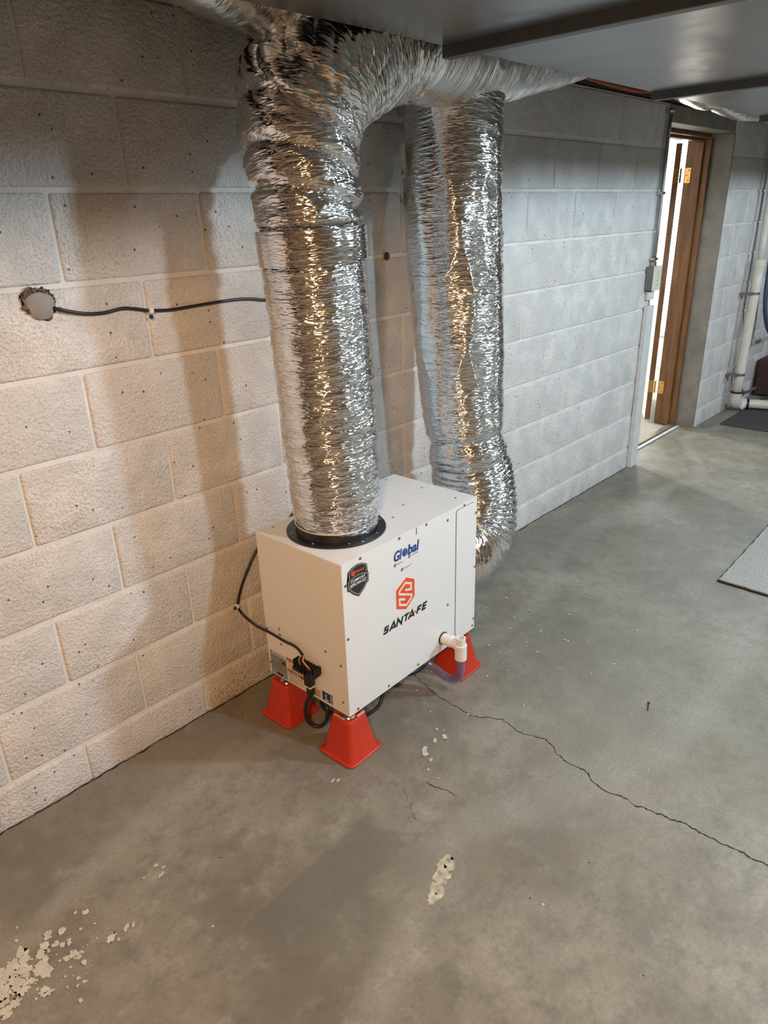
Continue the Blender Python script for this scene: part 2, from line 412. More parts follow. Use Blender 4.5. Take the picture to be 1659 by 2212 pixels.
# reveal faces of the doorway
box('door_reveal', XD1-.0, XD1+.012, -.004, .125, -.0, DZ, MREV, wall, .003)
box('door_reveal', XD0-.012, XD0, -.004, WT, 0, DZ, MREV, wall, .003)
tr = box('trim_1', XD0-.075, XD0+.006, -.030, -.002, .0, .955, MTRIM, None, .003); tag(tr, kind='structure')
tr2 = box('trim_2', -3.2, 8, -.004, WT, ZTOP+.012, ZTOP+.05, MDRKW, None, .003); tag(tr2, kind='structure')
tr3 = box('trim_3', -3.2, 8, .03, WT, ZTOP+.05, 2.36, MDRKW); tag(tr3, kind='structure')
ceil = box('ceiling', -3.2, 8, -4.6, WT, 2.36, 2.42, MJOIST); tag(ceil, kind='structure')
for nme, a in dict(wall_right=(-3.2, 8, -4.7, -4.6), wall_back=(-3.3, -3.2, -4.7, WT), wall_front=(8, 8.1, -4.7, WT)).items():
    tag(box(nme, *a, -.1, 2.42, MROOM), kind='structure')
# far room
tag(box('floor_far_room', 1.8, 6.3, .14, 3.2, -.12, -.004, MCRP2), kind='structure')
tag(box('ceiling_far_room', 1.8, 6.3, WT, 3.2, 2.12, 2.2, MFARW), kind='structure')
tag(box('wall_far_room_left', 1.7, 1.8, WT, 3.2, -.1, 2.2, MFARW), kind='structure')
tag(box('wall_far_room_back', 1.8, 6.3, 3.2, 3.3, -.1, 2.2, MFARW), kind='structure')
wf = tag(box('wall_far_room_front', 6.2, 6.3, WT, 3.2, -.1, 2.2, MFARW), kind='structure')
wn = tag(box('glow_panel_1', 6.185, 6.198, .62, 1.55, .36, 2.06, mat_emit('white_glow', (1, 1, 1), 5.0)), kind='structure')  # emissive white panel added to make the far room's end bright
for a in ((.56, .62, .30, 2.12), (1.55, 1.61, .30, 2.12)): box('panel_frame', 6.17, 6.2, a[0], a[1], a[2], a[3]-.02, MTRIM, wn, .004)
box('panel_frame', 6.17, 6.2, .62, 1.55, .30, .36, MTRIM, wn, .004)
# threshold stripes
th = tag(box('trim_4', XD0+.01, XD1-.02, .085, .105, 0, .008, MTRIM, None, .002), kind='structure')
th2 = tag(box('trim_5', XD0+.01, XD1-.02, .118, .16, -.003, .012, simple('brass_strip', (.30, .27, .2), .5, .6), None, .003), kind='structure')

# door jamb, stop, slab, hinges
dj = tag(box('trim_6', XD1-.022, XD1-.002, .125, .275, .0, DZ-.02, MBROWN, None, .003), kind='structure')
box('door_stop', XD1-.038, XD1-.022, .165, .215, .0, DZ-.04, MBROWN, dj, .003)
box('head_jamb', XD0+.01, XD1-.022, .125, .275, DZ-.022, DZ-.002, MBROWN, dj, .003)
box('head_stop', XD0+.01, XD1-.038, .165, .215, DZ-.038, DZ-.022, MBROWN, dj, .003)
box('door_jamb', XD0+.002, XD0+.02, .125, .275, .0, DZ-.022, MBROWN, dj, .003)
E1 = Vector((XD1-.02, .308, 0)); ang = math.radians(30)
door = empty('door_1', E1, ang); tag(door, kind='structure')
box('door_slab', .0, .74, .001, .036, .02, 1.835, MCREAM, door, .002)
box('door_edge', -.003, .0, .0, .036, .02, 1.835, MBROWN, door)
for hz in (1.60, .22):
    h = box('hinge_leaf', -.0045, -.003, .003, .034, hz, hz+.088, MHINGE, door)
    lathe('hinge_pin', [(0, .006), (.088, .006)], (-.008, -.008, hz), (0, 0, 1), MBLK if hz > 1 else MHINGE, door, 12)
    j = box('hinge_leaf', XD1-.0245, XD1-.022, .232, .268, hz, hz+.088, MHINGE, dj)
    for zz in (.014, .044, .074):
        lathe('hinge_screw', [(0, .004), (.001, .0035)], (XD1-.0246, .25+(.006 if zz == .044 else -.006), hz+zz), (-1, 0, 0), MINK, dj, 10)

# ------------------------------------------------------------------ wall fittings near the doorway
cx = XD0-.045
cb = empty('light_switch_box', (cx, 0, 1.04)); tag(cb, 'grey metal switch box with ivory cover at the end of a conduit beside the doorway', 'switch box')
box('box_body', -.05, .05, -.045, -.003, 0, .125, MGREY, cb, .003)
box('cover_plate', -.052, .052, -.0495, -.045, -.002, .127, MCOVER, cb, .0015)
box('toggle', -.005, .005, -.060, -.0495, .05, .075, MCOVER, cb, .001)
for zz in (.03, .095): lathe('screw', [(0, .004), (.0015, .003)], (0, -.0495, zz), (0, -1, 0), MSCR, cb, 10)
cdt = empty('electrical_conduit', (cx, 0, 1.165)); tag(cdt, 'thin grey metal conduit running up the wall beside the doorway', 'conduit')
tube('pipe', [(0, -.02, .0), (0, -.02, .76)], .010, simple('conduit_steel', (.30, .31, .31), .35, .8), cdt, 4, 14)
for zz in (.03, .36, .74):
    box('strap', -.024, .020, -.033, -.003, zz, zz+.014, MCHR, cdt, .003)
lathe('connector', [(0, .014), (.022, .014), (.024, .011)], (0, -.02, .0), (0, 0, 1), MCHR, cdt, 18)
st = tag(box('wall_plate_piece', XD0-.07, XD0+.004, -.022, -.003, .985, 1.032, MTRIM, None, .003), 'small white painted wood scrap below the switch box', 'trim scrap')
oc = tube('orange_cable', [(1.5, -.03, 1.99), (2.1, -.025, 1.985), (2.5, -.022, 1.972), (2.8, -.03, 1.966), (3.05, -.024, 1.978), (3.4, -.03, 1.972), (3.7, -.02, 2.0)], .009, MORW, None, 60, 10)
tag(oc, 'orange-red cable lying along the top of the block wall below the ceiling', 'cable')
an = lathe('wall_anchor', [(0, .013), (.004, .013), (.006, .008), (.004, .004), (.001, .003)], (1.109, -.003, 1.342), (0, -1, 0), MRUST, None, 14)
tag(an, 'small round rusty anchor in a mortar joint between the two foil ducts', 'wall anchor')

# ------------------------------------------------------------------ big metal duct under the ceiling
md = empty('sheet_metal_duct', (0, 0, 1.85)); tag(md, 'wide galvanised sheet metal duct hanging across the top of the picture', 'air duct')
xs = [-1.58, -.36, .853, 2.07, 3.29, 4.51, 5.73]
for i in range(len(xs)-1):
    box('duct_section', xs[i]+.002, xs[i+1]-.002, -1.37, -.45, 0, .50, MGALV, md, .003)
MSEAM = simple('seam_strip', (.13, .12, .115), .5, .5)
for x in xs[1:-1]:
    box('seam_strip', x-.004, x+.028, -1.375, -.445, -.026, .002, MSEAM, md, .002)

# ------------------------------------------------------------------ foil ducts
def vn(U, V, nu, nv, rs, smooth=True):
    g = rs.rand(nv+3, nu); u = (U % 1)*nu; v = np.clip(V, 0, 1)*nv
    iu = np.floor(u).astype(int); iv = np.floor(v).astype(int); fu = u-iu; fv = v-iv; iu %= nu
    if smooth: fu = fu*fu*(3-2*fu); fv = fv*fv*(3-2*fv)
    a = g[iv, iu]; b = g[iv, (iu+1) % nu]; c = g[iv+1, iu]; d = g[iv+1, (iu+1) % nu]
    return (a*(1-fu)+b*fu)*(1-fv)+(c*(1-fu)+d*fu)*fv
def smst(x, a, b): t = np.clip((x-a)/(b-a), 0, 1); return t*t*(3-2*t)
def foil_tube(name, P, R, seed, m, parent, wr=1.0, big=1.0, slant=.5, dense=1.0, smooth_bands=(), flare=None, du=.0032, dv=.0030, cinch=()):
    rs = np.random.RandomState(seed)
    ctr = catmull(P, 400); L = np.concatenate([[0], np.cumsum([(ctr[i+1]-ctr[i]).length for i in range(400)])]); LT = L[-1]
    nv = int(LT/dv); nu = int(2*math.pi*.14/du)
    fr = frames(ctr); arr = np.array([[*p, *t, *n, *b] for p, (t, n, b) in zip(ctr, fr)])
    s = np.linspace(0, LT, nv+1); A = np.stack([np.interp(s, L, arr[:, i]) for i in range(12)], 1)
    u = np.arange(nu)/nu; U, S = np.meshgrid(u, s); V = S/LT
    Rv = np.interp(V[:, 0], [r[0] for r in R], [r[1] for r in R])[:, None]
    nn = lambda a, b, sm=True, UU=None, VV=None: vn(U if UU is None else UU, V if VV is None else VV, max(2, int(a)), max(2, int(b*LT)), rs, sm)
    wob = (nn(5, 9)-.5)
    Vw = np.clip(V + (wob*.035+slant*.02*np.sin(2*np.pi*(U+.2)))/LT, 0, 1)
    rid = lambda a, b: (1-2*np.abs(nn(a, b, True, U+.15*nn(6, 12), Vw)-.5))
    r1 = rid(7, 42*dense)**3.0; r2 = rid(14, 80*dense)**2.5; r3 = rid(26, 150*dense)**2; r4 = nn(60, 130, False)
    crum = nn(9, 14, False)+.5*nn(17, 28, False)
    mod = .35+1.1*nn(4, 5)
    calm = np.ones_like(V)
    for a, b_ in smooth_bands: calm *= 1-.9*(smst(S, a-.008, a)*(1-smst(S, b_, b_+.008)))
    dsp = wr*calm*mod*(.0034*r1+.0016*r2+.0007*r3) + wr*calm*.0002*r4 + big*(.0022*(crum-.75)) + big*.008*(nn(4, 3)-.5)
    for (sp, wd, dp) in cinch: dsp -= dp*np.exp(-((S-sp)/wd)**2)*(.7+.5*nn(12, 6))
    if flare is not None: dsp = dsp+flare(U, S, LT, rs)
    RR = Rv+dsp; th = 2*np.pi*U
    P3 = A[:, None, 0:3]+RR[..., None]*(np.cos(th)[..., None]*A[:, None, 6:9]+np.sin(th)[..., None]*A[:, None, 9:12])
    P3 = P3.reshape(-1, 3)
    i = np.arange(nv)[:, None]*nu; j = np.arange(nu)[None, :]; j2 = (j+1) % nu
    F = np.stack([i+j, i+j2, i+nu+j2, i+nu+j], -1).reshape(-1, 4)
    me = bpy.data.meshes.new(name); me.vertices.add(len(P3)); me.vertices.foreach_set('co', P3.ravel())
    me.loops.add(len(F)*4); me.loops.foreach_set('vertex_index', F.ravel().astype(np.int32))
    me.polygons.add(len(F)); me.polygons.foreach_set('loop_start', np.arange(len(F), dtype=np.int32)*4)
    try: me.polygons.foreach_set('loop_total', np.full(len(F), 4, dtype=np.int32))
    except Exception: pass
    me.update(calc_edges=True)
    uvl = me.uv_layers.new(name='UVMap'); vi = F.ravel(); uu = (vi % nu)/nu; uu = uu.reshape(-1, 4)
    uu[:, 1] = uu[:, 0]+1/nu; uu[:, 2] = uu[:, 0]+1/nu; vv = s[vi//nu].reshape(-1, 4)
    uvl.data.foreach_set('uv', np.stack([uu*.85, vv], -1).astype(np.float32).ravel())
    me.shade_smooth(); me.validate()
    return link(name, me, m, parent)

# front (supply) duct
fd = empty('front_foil_duct', (.505, -.335, .641)); tag(fd, 'crinkled silver foil insulated flexible duct rising from the top of the white machine', 'flexible duct')
O0 = Vector(fd.location)
def rel(P, o): return [tuple(Vector(p)-Vector(o.location)) for p in P]
PF = [(.508, -.333, .652), (.506, -.332, .80), (.500, -.330, 1.0), (.495, -.328, 1.2), (.488, -.325, 1.4), (.486, -.318, 1.54), (.494, -.300, 1.65), (.535, -.288, 1.755), (.63, -.286, 1.825), (.75, -.286, 1.875), (.88, -.284, 1.895)]
def pleats(U, S, LT, rs):
    # gathered pleats fanning over the bend
    k = smst(S, .92, 1.05)*(1-.6*smst(S, 1.25, 1.4))
    ph = 2*np.pi*(17*U+1.6*vn(U, S/LT, 5, 14, rs)+ .9*S*9)
    d = k*.008*(np.abs(np.sin(ph*.5+S*30))**.6-.5)
    for s0, sl in ((.86, .09), (.93, .12), (1.0, .15), (1.07, .13)):
        d -= .016*np.exp(-((S-s0-sl*.35*np.sin(2*np.pi*(U+.05)))/.010)**2)
    return d + k*.010*(vn(U, S/LT, 12, 16, rs, False)-.5)
jf = foil_tube('foil_jacket', rel(PF, fd), [(0, .112), (.03, .122), (.1, .126), (.45, .130), (.6, .133), (.66, .142), (.74, .156), (.84, .160), (.94, .152), (1, .140)], 3, MFOIL, fd, 1.15, .8, .6, 1.0,
          smooth_bands=((.715, .795),), flare=pleats, cinch=((.800, .006, .006), (.245+.0, .01, .0015)))
tp = foil_tube('foil_tape', rel([(.4915, -.3265, 1.372), (.489, -.3258, 1.41), (.488, -.325, 1.447)], fd), [(0, .1390), (1, .1400)], 11, MTAPE, fd, .12, .35, 0, 1)
# black collar on the cabinet top
# main trunk running along the wall
tk = empty('foil_trunk_duct', (0, -.28, 2.0)); tag(tk, 'foil-wrapped horizontal trunk duct tucked between block wall and sheet metal duct', 'flexible duct')
PT = [(-1.6, -.30, 2.13), (-.6, -.29, 2.08), (0, -.29, 2.045), (.30, -.288, 2.008), (.50, -.288, 1.978), (.68, -.288, 1.925), (.88, -.282, 1.902), (1.1, -.265, 1.905), (1.4, -.26, 1.935), (1.72, -.262, 2.01), (2.1, -.27, 2.11)]
foil_tube('foil_wrap', rel(PT, tk), [(0, .145), (.5, .145), (.56, .148), (.62, .152), (.68, .153), (.74, .150), (.8, .148), (1, .14)], 21, MJACK, tk, .8, 1.3, 1.2, .55, du=.005, dv=.005)
# rear (return) duct
rd = empty('rear_foil_duct', (1.2, -.25, .2)); tag(rd, 'silver foil flexible duct rising behind the white machine from an elbow at its far end', 'flexible duct')
PR = [(.968, -.345, .375), (1.03, -.345, .352), (1.11, -.342, .345), (1.185, -.335, .385), (1.225, -.32, .47), (1.225, -.300, .57), (1.205, -.285, .68), (1.20, -.265, .82), (1.20, -.25, .98), (1.185, -.238, 1.28), (1.182, -.228, 1.5), (1.205, -.205, 1.72), (1.215, -.20, 1.80)]
def lengthwise(U, S, LT, rs):
    d = .006*(1-2*np.abs(vn(U+.03*np.sin(S*9), S/LT, 16, 5, rs)-.5))**2*smst(S, .75, .9)
    k = 1-smst(S, .45, .60)
    d += k*.009*(np.abs(np.sin(S*2*np.pi/.042+2.2*vn(U, S/LT, 6, 20, rs)))-.5)
    return d
foil_tube('foil_jacket', rel(PR, rd), [(0, .115), (.06, .128), (.12, .138), (.26, .142), (.36, .133), (.45, .142), (.6, .148), (.8, .148), (1, .147)], 5, MFOIL, rd, 1.1, 1.1, -.5, 1.0,
          flare=lengthwise, cinch=((.60, .02, .010), (.52, .014, .006)))
lathe('outlet_collar', [(0, .126), (.012, .126), (.012, .116), (.03, .114)], rel([(.957, -.345, .375)], rd)[0], (1, 0, 0), MBLK, rd, 40)
# label stickers on the rear duct, facing left
def curved_patch(name, c, r, a0, a1, z0, z1, m, parent, n=6):
    bm = bmesh.new(); prev = None
    for i in range(n+1):
        a = math.radians(a0+(a1-a0)*i/n); p = (c[0]+r*math.cos(a), c[1]+r*math.sin(a))
        q = (bm.verts.new((*p, z0)), bm.verts.new((*p, z1)))
        if prev: bm.faces.new((prev[0], prev[1], q[1], q[0]))
        prev = q
    bmesh.ops.recalc_face_normals(bm, faces=bm.faces)
    return obj(name, bm, m, parent)
cc_ = (1.187-1.2, -.219+.25)
for z0, z1_, a0, a1 in ((1.375, 1.468, 140, 156), (1.295, 1.350, 134, 146)):
    st_ = curved_patch('sticker', cc_, .162, a0, a1, z0, z1_, MLBL, rd); st_['label'] = 'small white label on the left side'
    for k in range(3):
        aa = a0+(a1-a0)*(.25+.25*k); curved_patch('printed_line', cc_, .1626, aa, aa+1.6, z0+.008, z0+(.030 if k == 1 else .020), MINK, st_, 1)
# foil duct far along the wall
fd2 = empty('far_foil_duct', (2.4, -.3, 2.0)); tag(fd2, 'sagging foil duct glimpsed above the doorway behind the far sheet metal duct', 'flexible duct')
foil_tube('foil_wrap', rel([(2.45, -.30, 2.045), (2.75, -.30, 2.01), (3.0, -.30, 1.995), (3.12, -.30, 2.005), (3.45, -.30, 1.985), (3.9, -.30, 1.995), (4.6, -.30, 1.98), (5.4, -.3, 2.0)], fd2), [(0, .12), (1, .125)], 31, MJACK, fd2, .6, 1.2, 1, .5, du=.008, dv=.008)

# ------------------------------------------------------------------ the dehumidifier
DY = .0153
BL, BD, BHt = .6095, .348, .484
dh = empty('dehumidifier', (.345, -.516, .157), DY); tag(dh, 'white boxy dehumidifier cabinet with black and orange lettering standing on orange risers', 'dehumidifier')
# cabinet local axes: x along front, y depth to the wall, z up; origin bottom front-left corner
box('cabinet_body', .003, BL-.003, .003, BD-.003, .0, BHt-.003, MWHITE, dh, .002)
fp = box('front_panel', .0, BL-.012, -.0015, .003, .0, BHt-.0008, MWHITE, dh, .0012)
tpn = box('top_panel', .0, BL, -.0022, BD, BHt-.003, BHt, MWHITE, dh, .0012)
lp = box('side_panel', -.0015, .003, -.0012, BD, .0, BHt-.0012, MWHITE, dh, .0012)
rp = box('end_panel', BL-.012, BL, -.0015, BD, .0, BHt-.0012, MWHITE, dh, .0012)
FX, FZ = (1, 0, 0), (0, 0, 1)
def rrect(x0, x1, z0, z1, r, n=6, corners=(1, 1, 1, 1)):
    pts = []
    for (cx_, cz_, a0, on) in ((x1-r, z0+r, -90, corners[1]), (x1-r, z1-r, 0, corners[2]), (x0+r, z1-r, 90, corners[3]), (x0+r, z0+r, 180, corners[0])):
        if on:
            for i in range(n+1):
                a = math.radians(a0+90*i/n); pts.append((cx_+r*math.cos(a), cz_+r*math.sin(a)))
        else:
            sx_ = r if cx_ > (x0+x1)/2 else -r; sz_ = r if cz_ > (z0+z1)/2 else -r; pts.append((cx_+sx_, cz_+sz_))
    return pts
# access panel with dark gap behind
prism('panel_gap', rrect(.4965, .5925, .022, .4735, .010), (0, -.0017, 0), FX, FZ, .0002, simple('gap_shadow', (.05, .055, .07), .8), dh)
ap = prism('access_panel', rrect(.4985, .592, .0235, .472, .009), (0, -.0019, 0), FX, FZ, .0018, MWHITE, dh)
prism('panel_gap', [(0.304, .462), (.306, .462), (.306, .484), (.304, .484)], (0, -.0017, 0), FX, FZ, .0007, MINK, dh)
prism('panel_fold', [(.592, .03), (.5935, .03), (.5935, .47), (.592, .47)], (0, -.0017, 0), FX, FZ, .0004, simple('fold_shade', (.45, .46, .47), .5), dh)
def screw(x, y, z, ax, parent, r=.0042):
    lathe('screw', [(0, r*1.25), (.0006, r*1.25), (.0007, r), (.0024, r*.8), (.0030, r*.35)], (x, y, z), ax, MSCR, parent, 14)
for sx, sz in ((.010, .42), (.009, .256), (.070, .4775), (.229, .4775), (.351, .4775), (.454, .456), (.540, .477), (.603, .431), (.603, .238), (.603, .04), (.597, .015), (.457, .16), (.305, .014), (.167, .013), (.033, .010)):
    screw(sx, -.0018, sz, (0, -1, 0), dh, .0036)
for sy, sz in ((.342, .160), (.282, .182), (.281, .162), (.280, .128), (.342, .038), (.082, .187), (.022, .165), (.022, .041), (.179, .022)):
    screw(-.0015, sy, sz, (-1, 0, 0), dh, .0036)
for sx, sy in ((.319, .099), (.412, .138), (.548, .328), (.563, .185), (.557, .045), (.05, .33)):
    screw(sx, sy, BHt, (0, 0, 1), dh, .0034)
# collar on top
col = empty('x', (0, 0, 0)); bpy.data.objects.remove(col)
lathe('duct_collar', [(0, .144), (.004, .144), (.006, .142), (.006, .118), (.030, .112), (.030, .100), (.0, .100)], (.162, .180, BHt), (0, 0, 1), MBLK, dh, 64)
for k in range(8):
    a = 2*math.pi*(k+.35)/8
    screw(.162+.131*math.cos(a), .180+.131*math.sin(a), BHt+.006, (0, 0, 1), dh, .0032)
lathe('zip_tie', [(0, .1175), (.004, .119), (.004, .1165), (0, .1165)], (.162, .180, BHt+.028), (0, 0, 1), MPVC, dh, 48)
tube('zip_tie_tail', [(.275, .16, BHt+.030), (.292, .146, BHt+.022), (.305, .134, BHt+.012)], .0018, MPVC, dh, 8, 6)

# logo: orange hexagonal S on the front
def tstroke(name, pts, m, y=-.0019): return prism(name, pts, (0, y, 0), FX, FZ, .0004, m, dh)
# outline coordinates on the front face in metres
HX = [(.2120, .3190), (.2540, .3420), (.2910, .3250), (.2915, .2650), (.2520, .2385), (.2125, .2560)]
HX = [(.210, .318), (.256, .3425), (.2925, .3225), (.2925, .2665), (.2530, .2385), (.2105, .2575)]
hexo = tstroke('logo', HX, MRED); hexo['label'] = 'orange hexagonal emblem'
def wh(pts): tstroke('logo', pts, MWHITE, -.00235)
def strip(pl, w, bm=None):
    """polyline band as quads"""
    bm = bm or bmesh.new(); V2 = [Vector((a, b)) for a, b in pl]; Ls, Rs = [], []
    for i, p in enumerate(V2):
        d0 = (V2[i]-V2[i-1]).normalized() if i else (V2[1]-V2[0]).normalized()
        d1 = (V2[i+1]-V2[i]).normalized() if i < len(V2)-1 else d0
        n0 = Vector((-d0.y, d0.x)); n1 = Vector((-d1.y, d1.x)); n_ = (n0+n1).normalized(); k = w/2/max(.35, n_.dot(n0))
        Ls.append(bm.verts.new((p.x+n_.x*k, -.0024, p.y+n_.y*k))); Rs.append(bm.verts.new((p.x-n_.x*k, -.0024, p.y-n_.y*k)))
    for i in range(len(V2)-1): bm.faces.new((Ls[i], Rs[i], Rs[i+1], Ls[i+1]))
    bmesh.ops.recalc_face_normals(bm, faces=bm.faces)
    for fc in bm.faces:
        if fc.normal.y > 0: fc.normal_flip()
    return bm
obj('logo', strip([(.2500, .3040), (.2760, .2960), (.2768, .3150), (.2512, .3270), (.2240, .3095), (.2232, .3015), (.2785, .2765), (.2778, .2672), (.2540, .2520), (.2242, .2655), (.2248, .2840), (.2490, .2730)], .0068), MPWHITE, dh)
# wordmark: one mesh per letter
for strokes, mm in (
    ([[(.1745, .2195), (.1590, .2195), (.1570, .2110), (.1700, .2105), (.1672, .2015), (.1505, .2015)]], MINK),
    ([[(.1770, .1990), (.1965, .2215), (.2035, .1990)], [(.186, .2045), (.200, .2045)]], MINK),
    ([[(.2085, .1990), (.2155, .2215), (.2300, .2000), (.2370, .2225)]], MINK),
    ([[(.2440, .2200), (.2660, .2200)], [(.2555, .2200), (.2490, .1990)]], MINK),
    ([[(.2620, .1990), (.2800, .2215), (.2880, .1990)], [(.270, .2045), (.285, .2045)]], MINK),
    ([[(.2905, .2105), (.2985, .2105)]], MRED),
    ([[(.3020, .1990), (.3090, .2200), (.3260, .2200)], [(.3055, .2105), (.3200, .2105)]], MINK),
    ([[(.3520, .2200), (.3350, .2200), (.3288, .2012), (.3450, .2012)], [(.3320, .2106), (.3470, .2106)]], MINK)):
    bm = bmesh.new()
    for pl_ in strokes: strip(pl_, .0066, bm)
    obj('letter', bm, mm, dh)
# blue company sticker
for s_t, xc, wd in (('Gl', .2215, .032), ('bal', .2905, .050)):
    text('lettering', s_t, (xc, -.0021, .4270 if s_t == 'Gl' else .4275), FX, FZ, 1, MDBLUE, dh, .18, .03, .0003, width=wd+.003, height=.0325)
    text('lettering', s_t, (xc, -.0021, .4270 if s_t == 'Gl' else .4275), FX, FZ, 1, MBLUE, dh, .18, .012, .0006, width=wd-.001, height=.0295)
circ = [(.2520+.0115*math.cos(2*math.pi*i/20), .4260+.0125*math.sin(2*math.pi*i/20)) for i in range(20)]
tstroke('logo', circ, MBLUE, -.0021)
tstroke('logo', [(.2470, .4330), (.2520, .4370), (.2560, .4340), (.2545, .4290), (.2495, .4275)], MGREEN, -.0026)
tstroke('logo', [(.2500, .4230), (.2540, .4240), (.2570, .4200), (.2530, .4165)], MGREEN, -.0026)
for s_t, xc, zc, mm, wd in (('HEATING', .229, .4005, MDRED, .026), ('COOLING', .295, .4055, MDBLUE, .032), ('AIR QUALITY', .264, .3760, MDBLUE, .036)):
    text('lettering', s_t, (xc, -.0021, zc), FX, FZ, 1, mm, dh, .1, .0, .0003, width=wd, height=.0048)
    xl = xc-wd/2-.008
    tstroke('logo', [(xl-.004, zc-.0045), (xl+.004, zc-.0045), (xl+.005, zc+.0045), (xl-.003, zc+.0045)], MDBLUE, -.0021)
    text('lettering', 'G', (xl+.0005, -.0025, zc), FX, FZ, 1, MPWHITE, dh, .1, .02, .0003, width=.0045, height=.0055)
# shield badge
SH = [(.0205, .4660), (.038, .4755), (.057, .4785), (.076, .4755), (.0925, .4660), (.0925, .4400), (.0975, .4390), (.0965, .4120), (.0905, .4110), (.078, .3970), (.0565, .3820), (.036, .3970), (.0225, .4110), (.0165, .4120), (.0155, .4390), (.0205, .4400)]
SH = [(a, b-.012) for a, b in SH]
bd = prism('badge', SH, (0, -.0018, 0), FX, FZ, .0022, MBADGE, dh)
def bline(pl, w=.0010, m=MPWHITE, y=-.0042):
    bm = strip(pl, w)
    for v in bm.verts: v.co.y = y
    o = obj('badge_line', bm, m, bd); return o
inn = [(.0245, .4520+.0), (.040, .4620), (.057, .4645), (.074, .4620), (.0890, .4520), (.0890, .4330)]
bline([(a, b-.0) for a, b in inn]); bline([(.0245, .4330), (.0245, .4520)])
bline([(.0195, .4265), (.040, .4335), (.057, .4350), (.074, .4335), (.0935, .4265)])
bline([(.0200, .4040), (.040, .4090), (.057, .4100), (.074, .4090), (.0930, .4040)])
bline([(.0195, .4265), (.0200, .4040)]); bline([(.0935, .4265), (.0930, .4040)])
bline([(.0260, .4010), (.038, .3890), (.0565, .3760), (.075, .3890), (.0870, .4010)])
cc = [(.039+.0078*math.cos(2*math.pi*i/18), .4460+.0078*math.sin(2*math.pi*i/18)) for i in range(18)]
prism('badge_emblem', cc, (0, -.0041, 0), FX, FZ, .0002, MRED, bd)
text('badge_lettering', 'T', (.039, -.0044, .4460), FX, FZ, 1, MBADGE, bd, 0, .03, .0002, width=.007, height=.008)
text('badge_lettering', 'TRANE', (.0655, -.0042, .4460), FX, FZ, 1, MRED, bd, .1, .03, .0002, width=.032, height=.0070)
text('badge_lettering', 'COMFORT', (.0565, -.0042, .4235), FX, FZ, 1, MPWHITE, bd, .1, .02, .0002, width=.056, height=.0082)
text('badge_lettering', 'SPECIALIST', (.0565, -.0042, .4125), FX, FZ, 1, MPWHITE, bd, .1, .02, .0002, width=.064, height=.0076)

# stickers on the left side (plane x = -.0015, horizontal axis towards -y)
LX, LZ = (0, -1, 0), (0, 0, 1)
def lface(name, v0, v1, z0, z1, m, parent=dh, t=.0004, x=-.0016, r=0):
    pts = [(-v1, z0), (-v0, z0), (-v0, z1), (-v1, z1)]
    return prism(name, pts, (x, 0, 0), LX, LZ, t, m, parent)
def lines(par, v0, v1, zs, m, x, h=.0012, seed=0):
    rr = random.Random(seed)
    for z in zs:
        a = v1
        a = v1-rr.uniform(0, .004); bm = bmesh.new()
        while a > v0+.004:
            ln = rr.uniform(.003, .009); e = max(v0, a-ln)
            vs = [bm.verts.new((x, q, zz)) for q, zz in ((a, z), (e, z), (e, z+h), (a, z+h))]; fc = bm.faces.new(vs)
            a = e-.0016
        for fc in bm.faces:
            fc.normal_update()
            if fc.normal.x > 0: fc.normal_flip()
        obj('printed_line', bm, m, par)
s1 = lface('rating_sticker', .263, .339, .004, .088, MSILV)
lface('sticker_header', .263, .339, .0765, .088, MLBL, s1, .0002, -.0021)
text('lettering', 'Therma-Stor LLC', (-.0023, .298, .0820), LX, LZ, 1, MINK, s1, 0, .02, .0002, width=.050, height=.0060)
lathe('sticker_mark', [(0, .0035), (.0002, .0035)], (-.0022, .3325, .0822), (-1, 0, 0), MINK, s1, 14)
lines(s1, .266, .336, [.072, .0685, .065, .0595, .054, .0505, .047, .0435, .040, .0365, .033, .0295, .026], MINK, -.00215, .0010, 3)
lface('sticker_block', .268, .285, .055, .064, MINK, s1, .0002, -.0021)
lface('sticker_block', .285, .312, .0065, .0150, MINK, s1, .0002, -.0021)
s2 = lface('warning_sticker', .186, .261, .004, .092, MLBL)
for zc, w_ in ((.0855, 'WARNING'), (.0455, 'WARNING')):
    lface('sticker_header', .188, .2595, zc-.0055, zc+.0055, MDRED, s2, .0002, -.0021)
    text('lettering', w_, (-.0024, .222, zc), LX, LZ, 1, MLBL, s2, 0, .03, .0002, width=.042, height=.0065)
    prism('warning_triangle', [(-.2565, zc-.0035), (-.2485, zc-.0035), (-.2525, zc+.004)], (-.0023, 0, 0), LX, LZ, .0002, MLBL, s2)
lines(s2, .191, .257, [.075, .0715, .068, .0645, .061, .0575, .054, .036, .0325, .029, .0255, .022, .0185, .015, .0115, .008], MINK, -.00215, .0008, 8)
s3 = lface('wiring_sticker', .113, .166, .008, .037, MLBL)
lines(s3, .116, .164, [.032, .0285, .025, .0215, .018, .0145, .011], MINK, -.00215, .0014, 5)
s4 = lface('blue_sticker', .068, .106, .010, .041, MDBLUE)
lface('sticker_border', .0665, .0675, .009, .042, MINK, s4, .0002, -.0021); lface('sticker_border', .1065, .1085, .009, .042, MINK, s4)
lface('sticker_stripe', .0705, .0745, .012, .037, MLBL, s4, .0002, -.0021)
text('lettering', 'K', (-.0023, .091, .028), LX, LZ, 1, MPWHITE, s4, 0, .0, .0002, width=.011, height=.015)
lface('sticker_stripe', .083, .099, .0135, .0175, MPWHITE, s4, .0002, -.0021)

